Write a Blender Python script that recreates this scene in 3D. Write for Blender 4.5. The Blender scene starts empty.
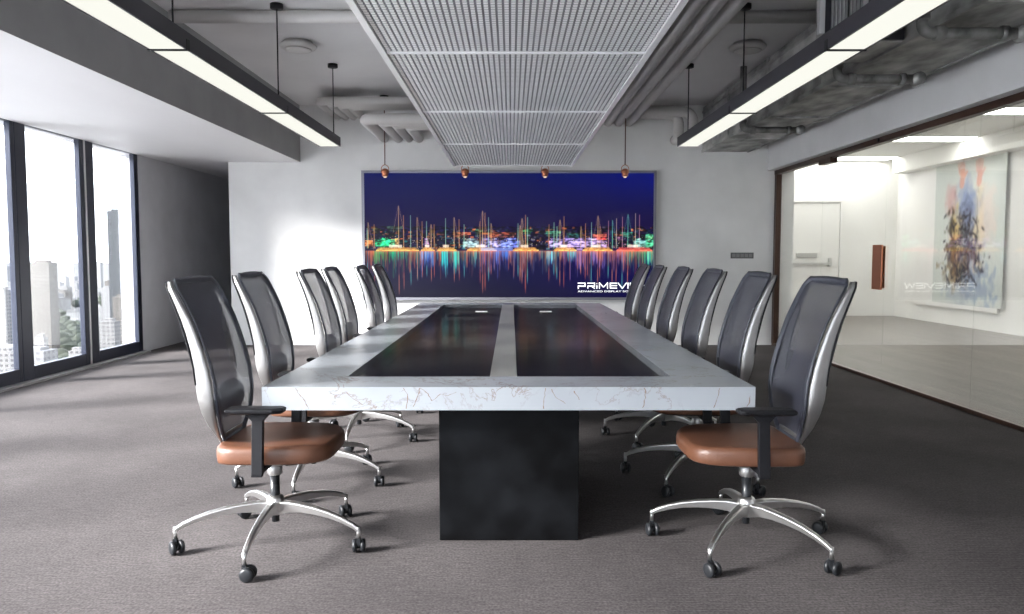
import bpy, bmesh, math, random
import numpy as np
from mathutils import Vector, Matrix
random.seed(7); RNG = np.random.RandomState(11)
PI = math.pi
SC = bpy.context.scene
COL = SC.collection
YB = 11.26        # plane of the far wall
XG = 3.80         # plane of the glass partition
XW = -4.93        # plane of the window wall
ZC = 3.42         # ceiling
# ------------------------------------------------------------------ materials
def lin(c):
    return tuple(((v/12.92) if v <= 0.04045 else ((v+0.055)/1.055)**2.4) for v in [x/255. for x in c])
class NT:
    def __init__(s, name):
        s.m = bpy.data.materials.new(name); s.m.use_nodes = True
        s.t = s.m.node_tree; s.t.nodes.clear()
        s.out = s.n('ShaderNodeOutputMaterial')
    def n(s, kind, **kw):
        nd = s.t.nodes.new(kind)
        for k, v in kw.items():
            if hasattr(nd, k): setattr(nd, k, v)
            else: nd.inputs[k.replace('_', ' ')].default_value = v
        return nd
    def l(s, a, b): s.t.links.new(a, b)
def principled(name, col, rough=.5, metal=0., spec=.5, coat=0., emit=None, es=0.):
    t = NT(name); p = t.n('ShaderNodeBsdfPrincipled')
    p.inputs['Base Color'].default_value = (*col, 1)
    p.inputs['Roughness'].default_value = rough
    p.inputs['Metallic'].default_value = metal
    p.inputs['Specular IOR Level'].default_value = spec
    p.inputs['Coat Weight'].default_value = coat
    if emit: p.inputs['Emission Color'].default_value = (*emit, 1); p.inputs['Emission Strength'].default_value = es
    t.l(p.outputs[0], t.out.inputs[0]); t.p = p
    return t
def noisy(name, c1, c2, scale=3., rough=.5, metal=0., stretch=(1,1,1), detail=6., bump=0., lo=.35, hi=.65, spec=.5, bscale=None, coat=0., rough2=None):
    t = principled(name, c1, rough, metal, spec, coat)
    tc = t.n('ShaderNodeTexCoord'); mp = t.n('ShaderNodeMapping'); mp.inputs['Scale'].default_value = stretch
    nz = t.n('ShaderNodeTexNoise'); nz.inputs['Scale'].default_value = scale; nz.inputs['Detail'].default_value = detail
    rp = t.n('ShaderNodeValToRGB'); rp.color_ramp.elements[0].position = lo; rp.color_ramp.elements[1].position = hi
    rp.color_ramp.elements[0].color = (*c1, 1); rp.color_ramp.elements[1].color = (*c2, 1)
    t.l(tc.outputs['Object'], mp.inputs[0]); t.l(mp.outputs[0], nz.inputs['Vector'])
    t.l(nz.outputs['Fac'], rp.inputs[0]); t.l(rp.outputs[0], t.p.inputs['Base Color'])
    if rough2 is not None:
        mr = t.n('ShaderNodeMapRange'); mr.inputs['To Min'].default_value = rough; mr.inputs['To Max'].default_value = rough2
        t.l(nz.outputs['Fac'], mr.inputs[0]); t.l(mr.outputs[0], t.p.inputs['Roughness'])
    if bump:
        n2 = t.n('ShaderNodeTexNoise'); n2.inputs['Scale'].default_value = bscale or scale*4; n2.inputs['Detail'].default_value = 4
        t.l(mp.outputs[0], n2.inputs['Vector'])
        b = t.n('ShaderNodeBump'); b.inputs['Strength'].default_value = bump; b.inputs['Distance'].default_value = .01
        t.l(n2.outputs['Fac'], b.inputs['Height']); t.l(b.outputs[0], t.p.inputs['Normal'])
    t.ramp = rp; t.tc = tc; t.mp = mp; t.nz = nz
    return t
M = {}
M['plaster'] = noisy('white_plaster', (.60,.595,.585), (.74,.735,.725), 1.3, .72, bump=.12, bscale=14, lo=.3, hi=.7).m
M['soffit'] = noisy('soffit_plaster', (.66,.65,.655), (.72,.71,.715), .9, .55, stretch=(1,.25,1), bump=.06, bscale=9, lo=.3, hi=.7).m
M['concrete'] = noisy('grey_render', (.46,.46,.48), (.54,.54,.56), 2.2, .8, bump=.12, bscale=20, lo=.3, hi=.7).m
M['fascia'] = noisy('fascia_paint', (.30,.30,.30), (.35,.35,.35), 2.2, .75, bump=.1, bscale=20, lo=.3, hi=.7).m
M['ceil'] = noisy('ceiling_paint', (.70,.695,.70), (.78,.775,.78), 1.1, .75, bump=.06, lo=.3, hi=.7).m
M['beam'] = noisy('beam_paint', (.50,.50,.505), (.58,.58,.585), 1.6, .65, bump=.06, lo=.3, hi=.7).m
M['inner_wall'] = noisy('bright_plaster', (.76,.755,.73), (.84,.835,.81), 1.2, .7, bump=.05, lo=.3, hi=.7).m
M['pipe'] = noisy('painted_pipe', (.50,.485,.47), (.56,.545,.53), 2., .45, stretch=(1,1,1), lo=.3, hi=.7).m
M['galv'] = noisy('galvanised_sheet', (.13,.13,.125), (.55,.55,.53), 5., .5, metal=.25, stretch=(1,.5,1), bump=.12, bscale=12, lo=.35, hi=.70, rough2=.6).m
M['galv_dark'] = noisy('weathered_pipe', (.07,.07,.068), (.30,.30,.29), 9., .5, metal=.3, bump=.1, lo=.3, hi=.7).m
M['fixture'] = principled('fixture_charcoal', lin((46,45,53)), .45, .2).m
M['black'] = principled('matt_black', (.008,.008,.010), .5, spec=.25).m
M['black_gloss'] = principled('black_plastic', (.012,.013,.015), .3, spec=.35).m
M['wheel'] = principled('caster_rubber', (.012,.013,.015), .4, spec=.3).m
M['alu'] = principled('polished_aluminium', (.72,.71,.70), .30, 1.).m
M['alu_satin'] = noisy('satin_aluminium', (.34,.333,.328), (.42,.41,.40), 6., .42, metal=.95, lo=.3, hi=.7).m
M['frame_dark'] = principled('window_frame_paint', lin((30,35,50)), .35, .3).m
M['brown_frame'] = principled('brown_anodised_frame', (.060,.030,.020), .35, .5).m
M['copper'] = principled('copper', (.45,.17,.09), .30, .9).m
M['cord'] = principled('brown_cord', (.10,.045,.03), .6).m
M['tv_frame'] = principled('screen_bezel', (.25,.25,.28), .35, .4).m
M['switch'] = principled('switch_plate', (.10,.10,.10), .4).m
M['switch_key'] = principled('switch_key', (.20,.20,.20), .4).m
M['white_bit'] = principled('white_plastic', (.8,.8,.78), .4).m
M['door_white'] = principled('door_paint', (.78,.775,.75), .5).m
M['bar'] = principled('push_bar_metal', (.50,.50,.48), .35, .5).m
M['grille'] = principled('grille_slat', (.95,.95,.955), .32, .1).m
M['edge'] = principled('white_edge_profile', (.88,.88,.89), .28, .3).m
M['grille_x'] = principled('grille_cross', (.30,.30,.31), .4, .3).m
M['grille_back'] = principled('grille_backing', (.05,.05,.053), .8).m
M['letters'] = principled('logo_white', (.9,.9,.9), .5, emit=(1,1,1), es=.6).m
# leather
t = noisy('tan_leather', (.105,.043,.023), (.138,.058,.032), 7., .42, bump=.10, bscale=160, lo=.3, hi=.7); M['leather'] = t.m
# black stone base
t = noisy('black_stone', (.0015,.0015,.0018), (.010,.011,.013), 3.2, .38, stretch=(1,1,1), detail=9, bump=.03, lo=.42, hi=.75, rough2=.6, spec=.08); M['base'] = t.m
# carpet : fine ribs running across the room
def carpet():
    t = noisy('ribbed_carpet', (.052,.0465,.047), (.084,.0755,.0755), 1.1, .95, detail=8, lo=.3, hi=.7, spec=.15)
    mp = t.n('ShaderNodeMapping'); mp.inputs['Scale'].default_value = (5, 34, 1)
    nz = t.n('ShaderNodeTexNoise'); nz.inputs['Scale'].default_value = 2.4; nz.inputs['Detail'].default_value = 5; nz.inputs['Roughness'].default_value = .7
    t.l(t.tc.outputs['Object'], mp.inputs[0]); t.l(mp.outputs[0], nz.inputs['Vector'])
    mr = t.n('ShaderNodeMapRange'); mr.inputs['From Min'].default_value = .3; mr.inputs['From Max'].default_value = .7
    mr.inputs['To Min'].default_value = .74; mr.inputs['To Max'].default_value = 1.24
    t.l(nz.outputs['Fac'], mr.inputs[0])
    n3 = t.n('ShaderNodeTexNoise'); n3.inputs['Scale'].default_value = 95; n3.inputs['Detail'].default_value = 2
    t.l(t.tc.outputs['Object'], n3.inputs['Vector'])
    m3 = t.n('ShaderNodeMapRange'); m3.inputs['From Min'].default_value = .3; m3.inputs['From Max'].default_value = .7
    m3.inputs['To Min'].default_value = .65; m3.inputs['To Max'].default_value = 1.35
    t.l(n3.outputs['Fac'], m3.inputs[0])
    ml = t.n('ShaderNodeMath', operation='MULTIPLY'); t.l(mr.outputs[0], ml.inputs[0]); t.l(m3.outputs[0], ml.inputs[1])
    mx = t.n('ShaderNodeVectorMath', operation='SCALE')
    t.l(t.ramp.outputs[0], mx.inputs[0]); t.l(ml.outputs[0], mx.inputs['Scale']); t.l(mx.outputs[0], t.p.inputs['Base Color'])
    w = t.n('ShaderNodeTexWave', wave_type='BANDS', bands_direction='Y'); w.inputs['Scale'].default_value = 16; w.inputs['Distortion'].default_value = .6
    t.l(t.tc.outputs['Object'], w.inputs['Vector'])
    ad = t.n('ShaderNodeMath', operation='ADD'); t.l(w.outputs['Fac'], ad.inputs[0]); t.l(n3.outputs['Fac'], ad.inputs[1])
    b = t.n('ShaderNodeBump'); b.inputs['Strength'].default_value = .35; b.inputs['Distance'].default_value = .003
    t.l(ad.outputs[0], b.inputs['Height']); t.l(b.outputs[0], t.p.inputs['Normal'])
    return t.m
M['carpet'] = carpet()
def wood():
    t = principled('grey_wood_planks', (.2,.2,.2), .42)
    tc = t.n('ShaderNodeTexCoord'); mp = t.n('ShaderNodeMapping'); mp.inputs['Scale'].default_value = (1, 1, 1)
    mp.inputs['Rotation'].default_value = (0, 0, PI/2)
    br = t.n('ShaderNodeTexBrick'); br.inputs['Scale'].default_value = 1; br.inputs['Brick Width'].default_value = 1.6; br.inputs['Row Height'].default_value = .16
    br.inputs['Mortar Size'].default_value = .004; br.inputs['Color1'].default_value = (.13,.112,.095,1); br.inputs['Color2'].default_value = (.17,.148,.128,1); br.inputs['Mortar'].default_value = (.12,.10,.09,1)
    t.l(tc.outputs['Object'], mp.inputs[0]); t.l(mp.outputs[0], br.inputs['Vector'])
    m2 = t.n('ShaderNodeMapping'); m2.inputs['Scale'].default_value = (9, .6, 1)
    nz = t.n('ShaderNodeTexNoise'); nz.inputs['Scale'].default_value = 3; nz.inputs['Detail'].default_value = 6
    t.l(tc.outputs['Object'], m2.inputs[0]); t.l(m2.outputs[0], nz.inputs['Vector'])
    mr = t.n('ShaderNodeMapRange'); mr.inputs['To Min'].default_value = .55; mr.inputs['To Max'].default_value = 1.35
    t.l(nz.outputs['Fac'], mr.inputs[0])
    mx = t.n('ShaderNodeVectorMath', operation='SCALE'); t.l(br.outputs['Color'], mx.inputs[0]); t.l(mr.outputs[0], mx.inputs['Scale'])
    t.l(mx.outputs[0], t.p.inputs['Base Color'])
    return t.m
M['wood'] = wood()
def marble():
    t = noisy('white_marble', (.375,.40,.425), (.29,.315,.345), 1.5, .22, detail=7, lo=.40, hi=.80, spec=.5, stretch=(1,1,1))
    # two families of thin veins
    prev = t.ramp.outputs[0]
    for sc, w0, colr, off, amt in ((1.3,.0060,(.20,.13,.09),0.,.8), (.9,.009,(.22,.20,.19),7.3,.55)):
        mp = t.n('ShaderNodeMapping'); mp.inputs['Location'].default_value = (off, off*.7, off)
        t.l(t.tc.outputs['Object'], mp.inputs[0])
        nz = t.n('ShaderNodeTexNoise'); nz.inputs['Scale'].default_value = sc; nz.inputs['Detail'].default_value = 9; nz.inputs['Roughness'].default_value = .62; nz.inputs['Distortion'].default_value = .8
        t.l(mp.outputs[0], nz.inputs['Vector'])
        a = t.n('ShaderNodeMath', operation='SUBTRACT'); a.inputs[1].default_value = .5; t.l(nz.outputs['Fac'], a.inputs[0])
        b = t.n('ShaderNodeMath', operation='ABSOLUTE'); t.l(a.outputs[0], b.inputs[0])
        mr = t.n('ShaderNodeMapRange'); mr.inputs['From Min'].default_value = 0; mr.inputs['From Max'].default_value = w0
        mr.inputs['To Min'].default_value = amt; mr.inputs['To Max'].default_value = 0
        t.l(b.outputs[0], mr.inputs[0])
        gz = t.n('ShaderNodeTexNoise'); gz.inputs['Scale'].default_value = 2.3; t.l(mp.outputs[0], gz.inputs['Vector'])
        gm = t.n('ShaderNodeMapRange'); gm.inputs['From Min'].default_value = .42; gm.inputs['From Max'].default_value = .60; t.l(gz.outputs['Fac'], gm.inputs[0])
        mm = t.n('ShaderNodeMath', operation='MULTIPLY'); t.l(mr.outputs[0], mm.inputs[0]); t.l(gm.outputs[0], mm.inputs[1])
        mx = t.n('ShaderNodeMix', data_type='RGBA'); mx.inputs['B'].default_value = (*colr, 1)
        mx.inputs[7].default_value = (*colr, 1)
        t.l(mm.outputs[0], mx.inputs[0]); t.l(prev, mx.inputs[6]); prev = mx.outputs[2]
    t.l(prev, t.p.inputs['Base Color'])
    return t.m
M['marble'] = marble()
M['vein'] = principled('marble_vein', (.24,.17,.13), .2).m
def glass(name, tint, refl=1., ior=1.5, base=0., gr=0.):
    t = NT(name); tr = t.n('ShaderNodeBsdfTransparent'); tr.inputs[0].default_value = (*tint, 1)
    gl = t.n('ShaderNodeBsdfGlossy'); gl.inputs['Roughness'].default_value = gr
    fr = t.n('ShaderNodeFresnel'); fr.inputs['IOR'].default_value = ior
    mu = t.n('ShaderNodeMath', operation='MULTIPLY_ADD'); mu.inputs[1].default_value = refl; mu.inputs[2].default_value = base; mu.use_clamp = True
    mx = t.n('ShaderNodeMixShader')
    t.l(fr.outputs[0], mu.inputs[0]); t.l(mu.outputs[0], mx.inputs[0]); t.l(tr.outputs[0], mx.inputs[1]); t.l(gl.outputs[0], mx.inputs[2])
    t.l(mx.outputs[0], t.out.inputs[0]); return t.m
M['pane'] = glass('clear_window_glass', (.97,.98,.985), .5)
M['partition'] = glass('partition_glass', (.95,.96,.955), .26)
M['table_glass'] = glass('tinted_table_glass', (.80,.80,.80), .13, base=.005, gr=.10)
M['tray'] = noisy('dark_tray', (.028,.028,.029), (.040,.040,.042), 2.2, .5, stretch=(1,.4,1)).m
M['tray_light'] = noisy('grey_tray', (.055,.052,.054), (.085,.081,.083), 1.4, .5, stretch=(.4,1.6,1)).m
M['reflection_strip'] = noisy('painted_reflection_strip', (.21,.215,.195), (.27,.275,.25), 2.2, .35, stretch=(1,.4,1)).m  # tone of a bright wall gap mirrored in the glass, painted on
def emis(name, col, s):
    t = NT(name); e = t.n('ShaderNodeEmission'); e.inputs[0].default_value = (*col, 1); e.inputs[1].default_value = s
    t.l(e.outputs[0], t.out.inputs[0]); return t.m
M['diffuser'] = emis('lit_diffuser', (1., 1., .91), .53)
M['striplight'] = emis('lit_ceiling_strip', (1., .985, .95), 6.5)
M['bulb'] = emis('warm_bulb', (1., .75, .55), .55)
def meshfab():
    t = principled('charcoal_mesh', (.040,.042,.058), .38, 0., .5)
    tc = t.n('ShaderNodeTexCoord'); mp = t.n('ShaderNodeMapping'); mp.inputs['Scale'].default_value = (0, 270, 270)
    mp.inputs['Rotation'].default_value = (PI/4, 0, 0)
    vo = t.n('ShaderNodeTexChecker'); vo.inputs['Scale'].default_value = 1
    t.l(tc.outputs['Object'], mp.inputs[0]); t.l(mp.outputs[0], vo.inputs['Vector'])
    mr = t.n('ShaderNodeMapRange'); mr.inputs['To Min'].default_value = .04; mr.inputs['To Max'].default_value = .30
    t.l(vo.outputs['Fac'], mr.inputs[0])
    tr = t.n('ShaderNodeBsdfTransparent'); mx = t.n('ShaderNodeMixShader')
    t.l(mr.outputs[0], mx.inputs[0]); t.l(t.p.outputs[0], mx.inputs[1]); t.l(tr.outputs[0], mx.inputs[2]); t.l(mx.outputs[0], t.out.inputs[0])
    return t.m
M['mesh'] = meshfab()
M['mesh_rim'] = principled('mesh_border', (.038,.041,.055), .38).m
M['lumbar'] = principled('lumbar_plastic', (.09,.092,.11), .22).m
def vcol(name, strength=None, rough=.4):
    t = NT(name); a = t.n('ShaderNodeVertexColor', layer_name='Col')
    p = t.n('ShaderNodeBsdfPrincipled'); p.inputs['Roughness'].default_value = rough; p.inputs['Specular IOR Level'].default_value = .2
    if strength is not None:
        p.inputs['Base Color'].default_value = (.004,.004,.006,1); p.inputs['Emission Strength'].default_value = strength
        t.l(a.outputs[0], p.inputs['Emission Color'])
    else: t.l(a.outputs[0], p.inputs['Base Color'])
    t.l(p.outputs[0], t.out.inputs[0]); return t.m
M['screen'] = vcol('lit_screen_picture', .60, .5)
M['canvas'] = vcol('painted_canvas', None, .7)
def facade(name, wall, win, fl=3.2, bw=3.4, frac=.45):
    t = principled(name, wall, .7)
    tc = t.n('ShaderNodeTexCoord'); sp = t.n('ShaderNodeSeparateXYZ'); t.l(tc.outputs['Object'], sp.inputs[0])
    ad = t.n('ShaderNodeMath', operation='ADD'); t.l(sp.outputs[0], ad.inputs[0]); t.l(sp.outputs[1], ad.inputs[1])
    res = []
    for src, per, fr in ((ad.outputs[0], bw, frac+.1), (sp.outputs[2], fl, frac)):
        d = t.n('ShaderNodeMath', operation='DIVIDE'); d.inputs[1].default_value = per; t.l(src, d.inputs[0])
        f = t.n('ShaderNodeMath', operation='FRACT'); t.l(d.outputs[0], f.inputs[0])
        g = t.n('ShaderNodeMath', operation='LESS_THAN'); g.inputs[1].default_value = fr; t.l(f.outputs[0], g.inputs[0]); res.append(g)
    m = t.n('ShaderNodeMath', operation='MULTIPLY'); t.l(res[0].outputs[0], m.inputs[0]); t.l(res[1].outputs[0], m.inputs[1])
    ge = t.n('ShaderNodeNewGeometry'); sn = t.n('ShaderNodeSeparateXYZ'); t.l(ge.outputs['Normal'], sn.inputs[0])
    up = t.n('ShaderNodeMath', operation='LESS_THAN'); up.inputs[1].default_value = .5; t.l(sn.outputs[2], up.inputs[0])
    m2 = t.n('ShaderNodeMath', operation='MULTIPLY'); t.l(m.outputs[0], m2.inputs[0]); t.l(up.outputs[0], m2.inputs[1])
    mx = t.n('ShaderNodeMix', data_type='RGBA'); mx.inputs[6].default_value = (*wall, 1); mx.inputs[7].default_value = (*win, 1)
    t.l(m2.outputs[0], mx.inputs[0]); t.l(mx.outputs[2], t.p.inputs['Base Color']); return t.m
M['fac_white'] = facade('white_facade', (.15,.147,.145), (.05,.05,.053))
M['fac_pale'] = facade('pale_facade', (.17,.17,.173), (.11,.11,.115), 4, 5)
M['fac_painted_haze'] = facade('painted_haze_facade', (.20,.20,.203), (.17,.17,.175), 5, 7)  # distance haze painted in as pale, low-contrast colours
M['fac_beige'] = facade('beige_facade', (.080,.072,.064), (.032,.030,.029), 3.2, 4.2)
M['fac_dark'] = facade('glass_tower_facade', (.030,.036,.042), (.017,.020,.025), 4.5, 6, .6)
M['city_ground'] = noisy('city_ground', (.05,.05,.047), (.11,.107,.103), .02, .9, lo=.4, hi=.6, detail=9).m
M['leaves'] = noisy('tree_leaves', (.012,.018,.009), (.028,.036,.020), .2, .9, detail=6).m
M['pier'] = principled('white_exterior_pier', (.85,.86,.88), .6).m
# ------------------------------------------------------------------ mesh builder
class MB:
    def __init__(s): s.v = []; s.f = []; s.mi = []; s.sm = []; s.cur = 0; s.smooth = False
    def add(s, vs, fs):
        o = len(s.v); s.v += [tuple(v) for v in vs]
        for f in fs: s.f.append([i+o for i in f]); s.mi.append(s.cur); s.sm.append(s.smooth)
    def box(s, x0, x1, y0, y1, z0, z1):
        s.add([(x0,y0,z0),(x1,y0,z0),(x1,y1,z0),(x0,y1,z0),(x0,y0,z1),(x1,y0,z1),(x1,y1,z1),(x0,y1,z1)],
              [(0,3,2,1),(4,5,6,7),(0,1,5,4),(1,2,6,5),(2,3,7,6),(3,0,4,7)]); return s
    def loft(s, rings, close=True, caps=True):
        n = len(rings[0]); vs = [p for r in rings for p in r]; fs = []
        for k in range(len(rings)-1):
            for i in range(n if close else n-1):
                j = (i+1) % n; fs.append((k*n+i, k*n+j, (k+1)*n+j, (k+1)*n+i))
        if caps: fs.append(tuple(reversed(range(n)))); fs.append(tuple((len(rings)-1)*n+i for i in range(n)))
        s.add(vs, fs); return s
    def tube(s, pts, r, n=10, caps=True):
        pts = [Vector(p) for p in pts]; m = len(pts)
        rs = r if isinstance(r, (list, tuple)) else [r]*m
        rings = []; up = None
        for i, p in enumerate(pts):
            t = (pts[min(i+1, m-1)] - pts[max(i-1, 0)]).normalized()
            if up is None:
                up = Vector((0,0,1)) if abs(t.z) < .9 else Vector((1,0,0))
            a = t.cross(up).normalized(); b = a.cross(t).normalized(); up = b
            rings.append([p + (a*math.cos(2*PI*k/n) + b*math.sin(2*PI*k/n))*rs[i] for k in range(n)])
        sm = s.smooth; s.smooth = True; s.loft(rings, True, caps); s.smooth = sm; return s
    def strip(s, pts, w, h, side=None, caps=True):
        """rectangular bar swept along pts; w,h per point (w along side vector, h along normal)"""
        pts = [Vector(p) for p in pts]; m = len(pts); rings = []
        for i, p in enumerate(pts):
            t = (pts[min(i+1, m-1)] - pts[max(i-1, 0)]).normalized()
            sd = Vector(side[i] if isinstance(side, list) else side).normalized()
            nm = t.cross(sd).normalized()
            ww = w[i] if isinstance(w, (list, tuple)) else w; hh = h[i] if isinstance(h, (list, tuple)) else h
            rings.append([p+sd*ww/2+nm*hh/2, p-sd*ww/2+nm*hh/2, p-sd*ww/2-nm*hh/2, p+sd*ww/2-nm*hh/2])
        s.loft(rings, True, caps); return s
    def cyl(s, p0, p1, r0, r1=None, n=20):
        s.tube([p0, p1], [r0, r0 if r1 is None else r1], n); return s
    def lathe(s, prof, c=(0,0,0), n=28):
        rings = [[(c[0]+r*math.cos(2*PI*k/n), c[1]+r*math.sin(2*PI*k/n), c[2]+z) for k in range(n)] for r, z in prof]
        sm = s.smooth; s.smooth = True; s.loft(rings, True, True); s.smooth = sm; return s
    def build(s, name, mats, parent=None, bevel=0, subsurf=0, loc=None, fix=True):
        me = bpy.data.meshes.new(name); me.from_pydata(s.v, [], s.f)
        if not isinstance(mats, (list, tuple)): mats = [mats]
        for m in mats: me.materials.append(M[m] if isinstance(m, str) else m)
        for p, i, sm in zip(me.polygons, s.mi, s.sm): p.material_index = i; p.use_smooth = sm
        if fix:
            bm = bmesh.new(); bm.from_mesh(me); bmesh.ops.recalc_face_normals(bm, faces=bm.faces); bm.to_mesh(me); bm.free()
        o = bpy.data.objects.new(name, me); COL.objects.link(o)
        if parent: o.parent = parent
        if loc: o.location = loc
        if bevel:
            b = o.modifiers.new('bevel', 'BEVEL'); b.width = bevel; b.segments = 2; b.limit_method = 'ANGLE'
        if subsurf:
            u = o.modifiers.new('sub', 'SUBSURF'); u.levels = subsurf; u.render_levels = subsurf
        return o
def tag(o, label=None, cat=None, group=None, kind=None):
    if label: o['label'] = label
    if cat: o['category'] = cat
    if group: o['group'] = group
    if kind: o['kind'] = kind
    return o
def empty(name, loc=(0,0,0), rz=0):
    e = bpy.data.objects.new(name, None); e.location = loc; e.rotation_euler = (0,0,rz); e.empty_display_size = .1; COL.objects.link(e); return e
def kids(o): return [c for c in bpy.data.objects if c.parent == o]
def copy_tree(o, parent=None):
    c = o.copy(); COL.objects.link(c)
    if parent: c.parent = parent
    for ch in kids(o): copy_tree(ch, c)
    return c
def S(o, label): return tag(o, label, None, None, 'structure')
def BX(*a): return MB().box(*a)
# ------------------------------------------------------------------ the room shell
S(BX(XW-.25, XG, -4, 16, -.2, 0).build('floor', 'carpet'), 'grey ribbed carpet floor of the meeting room')
S(BX(XG, 9, 4, 17, -.2, 0).build('floor', 'wood'), 'grey wooden plank floor beyond the glass partition')
S(BX(-3.0, 4.2, -4, YB+.2, ZC, ZC+.2).build('ceiling', 'ceil'), 'grey painted exposed ceiling slab')
# soffit along the windows (underside and fascia)
so = MB(); so.box(XW-.25, -3.0, -4, 16, 2.62, 3.6)
so.f = so.f; o = so.build('trim_1', ['soffit', 'fascia'])
for p in o.data.polygons:
    if p.normal.x > .5: p.material_index = 1
S(o, 'dropped white ceiling soffit above the windows')
S(BX(-4.03, XG+.05, YB, YB+.25, 0, 3.6).build('wall_back', 'plaster'), 'white plaster far wall behind the display')
S(BX(XW-.25, -4.0, 15.6, 15.8, 0, 2.7).build('wall_recess', 'concrete'), 'grey wall at the end of the left recess')
S(BX(-4.03, -3.9, YB+.25, 15.8, 0, 2.7).build('wall_recess_side', 'concrete'), 'grey side wall of the left recess')
S(BX(XW-.25, XW, 10.44, 16, 0, 2.65).build('wall_left', 'concrete'), 'grey rendered wall between window and recess')
rw = MB(); rw.box(XW-.25, XG+.3, -4.2, -4, -.2, .03); rw.box(XW-.25, XG+.3, -4.2, -4, 3.25, 3.6); rw.box(XW-.25, XW+.1, -4.2, -4, .03, 3.25); rw.box(.4, XG+.3, -4.2, -4, .03, 3.25)
S(rw.build('wall_rear', 'plaster'), 'white surround of the added windows at the near end of the room')
for k in range(3):  # windows added behind the camera to bring in front daylight
    x0_ = XW+.1+k*(.4-XW-.1)/3; x1_ = x0_+(.4-XW-.1)/3
    e = S(empty('window_%d' % (20+k), (x0_, -4.1, 0)), 'added tall window at the unseen near end, number %d from the left' % (k+1)); L_ = x1_-x0_
    m = MB(); m.box(0,.06,-.05,.05,.03,3.25); m.box(L_-.06,L_,-.05,.05,.03,3.25); m.box(.06,L_-.06,-.05,.05,.03,.10); m.box(.06,L_-.06,-.05,.05,3.18,3.25); m.build('window_frame','frame_dark',e)  # frame of the added window
    BX(.055,L_-.055,-.006,.006,.095,3.185).build('pane','pane',e)  # pane of the added window
S(BX(-16, 10, -18, -4.2, -.35, -.05).build('ground', 'pier'), 'added unseen pale terrace bouncing daylight in through the near end windows')  # unseen reflector, added to bounce daylight onto the ceiling from the near end
S(BX(-16, XW-.26, -4.2, 6.9, -.35, -.05).build('ground', 'pier'), 'added unseen pale terrace bouncing light up through the left side windows')  # unseen reflector, added to brighten the soffit and ceiling from below
# beam over the glass partition
S(BX(3.66, 4.05, -4, YB, 2.50, ZC+.1).build('trim_2', 'beam', bevel=.006), 'grey beam over the glass partition')
S(BX(3.66, 4.05, -4, 3.2, 0, 2.5).build('wall_right', 'plaster'), 'white wall at the near end of the glass partition')
# adjacent room
S(BX(XG+.25, 9, YB-.0, 16.9, ZC-.12, 3.6).build('ceiling', 'inner_wall'), 'white ceiling of the far part of the next room')
S(BX(4.05, 9, 3.5, YB, ZC-.12, 3.6).build('ceiling', 'inner_wall'), 'white ceiling of the next room')
S(BX(XG+.05, 9, 16.7, 16.9, 0, 3.4).build('wall_next_room_back', 'inner_wall'), 'white end wall of the next room')
S(BX(8.2, 8.45, 3.5, 16.9, 0, 3.4).build('wall_next_room_side', 'inner_wall'), 'white side wall of the next room')
S(BX(XG+.25, 8.4, 3.3, 3.5, 0, 3.4).build('wall_next_room_front', 'inner_wall'), 'white near wall of the next room')
S(BX(XG+.05, XG+.25, YB, 16.9, 0, 3.4).build('wall_next_room_left', 'inner_wall'), 'white wall closing the next room')
S(BX(7.9, 8.2, 3.5, 16.35, 2.98, 3.30).build('trim_3', 'inner_wall', bevel=.005), 'white bulkhead along the side wall of next room')
# floor track of the windows
S(BX(XW-.02, XW+.10, -4, 10.44, 0, .022).build('trim_4', 'alu_satin'), 'metal sliding track under the windows')
S(BX(XW-.25, XW-.02, -4, 10.44, 0, .03).build('trim_5', 'frame_dark'), 'dark window sill')
# ------------------------------------------------------------------ windows
wi = [0]
def window(y0, y1, x=XW, sash=.06, sash2=None):
    wi[0] += 1
    b_ = sash2 or sash
    e = S(empty('window_%d' % wi[0], (x, y0, 0)), 'tall dark framed sliding window, bay %d from the near end' % wi[0])
    L = y1-y0; a = sash
    m = MB(); m.box(-.06, 0, 0, a, .02, 2.66); m.box(-.06, 0, L-b_, L, .02, 2.66)
    m.box(-.06, 0, a, L-b_, .02, .155); m.box(-.06, 0, a, L-b_, 2.615, 2.66)
    m.build('window_frame', 'frame_dark', e, bevel=.006)
    BX(-.056, -.044, a-.003, L-b_+.003, .152, 2.618).build('pane', 'pane', e)
    return e
ys = [-3.9, -2.2, -.5, 1.2, 2.9, 4.55, 6.2, 7.858]
for a, b in zip(ys, ys[1:]): window(a, b-.004)
window(7.86, 9.12, XW, .18, .09)
window(9.152, 10.435, XW, .178, .105)
S(BX(XW-.045, XW+.004, 9.121, 9.151, .02, 2.64).build('trim_6', 'alu'), 'thin bright strip between two window sashes')
tag(BX(-6.11, -5.96, 12.26, 12.5, -6, 9).build('exterior_pier', 'pier', bevel=.02), 'white vertical pier outside the window nearest the grey wall', 'pier')
# ------------------------------------------------------------------ glass partition
gp = tag(empty('glass_partition', (XG, 3.2, 0)), 'brown framed glass partition with a glass door on the right side', 'partition')
def lb(x0,x1,y0,y1,z0,z1): return BX(x0,x1,y0-3.2,y1-3.2,z0,z1)
lb(-.03,.04,3.2,YB-.001,0,.035).build('bottom_rail', 'brown_frame', gp, bevel=.003)
lb(-.04,.04,3.2,YB-.001,2.44,2.50).build('top_rail', 'brown_frame', gp, bevel=.003)
lb(-.035,.04,YB-.09,YB-.004,.03,2.44).build('frame_post', 'brown_frame', gp, bevel=.003)
lb(-.035,.04,3.2,3.27,.03,2.44).build('frame_post', 'brown_frame', gp, bevel=.003)
for a, b in ((3.27,4.85),(4.853,6.40),(6.403,7.955)):
    lb(-.005,.005,a,b,.033,2.442).build('glass_panel', 'partition', gp)
dr = lb(-.005,.005,7.962,9.59,.04,2.44).build('glass_door', 'partition', gp)
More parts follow.
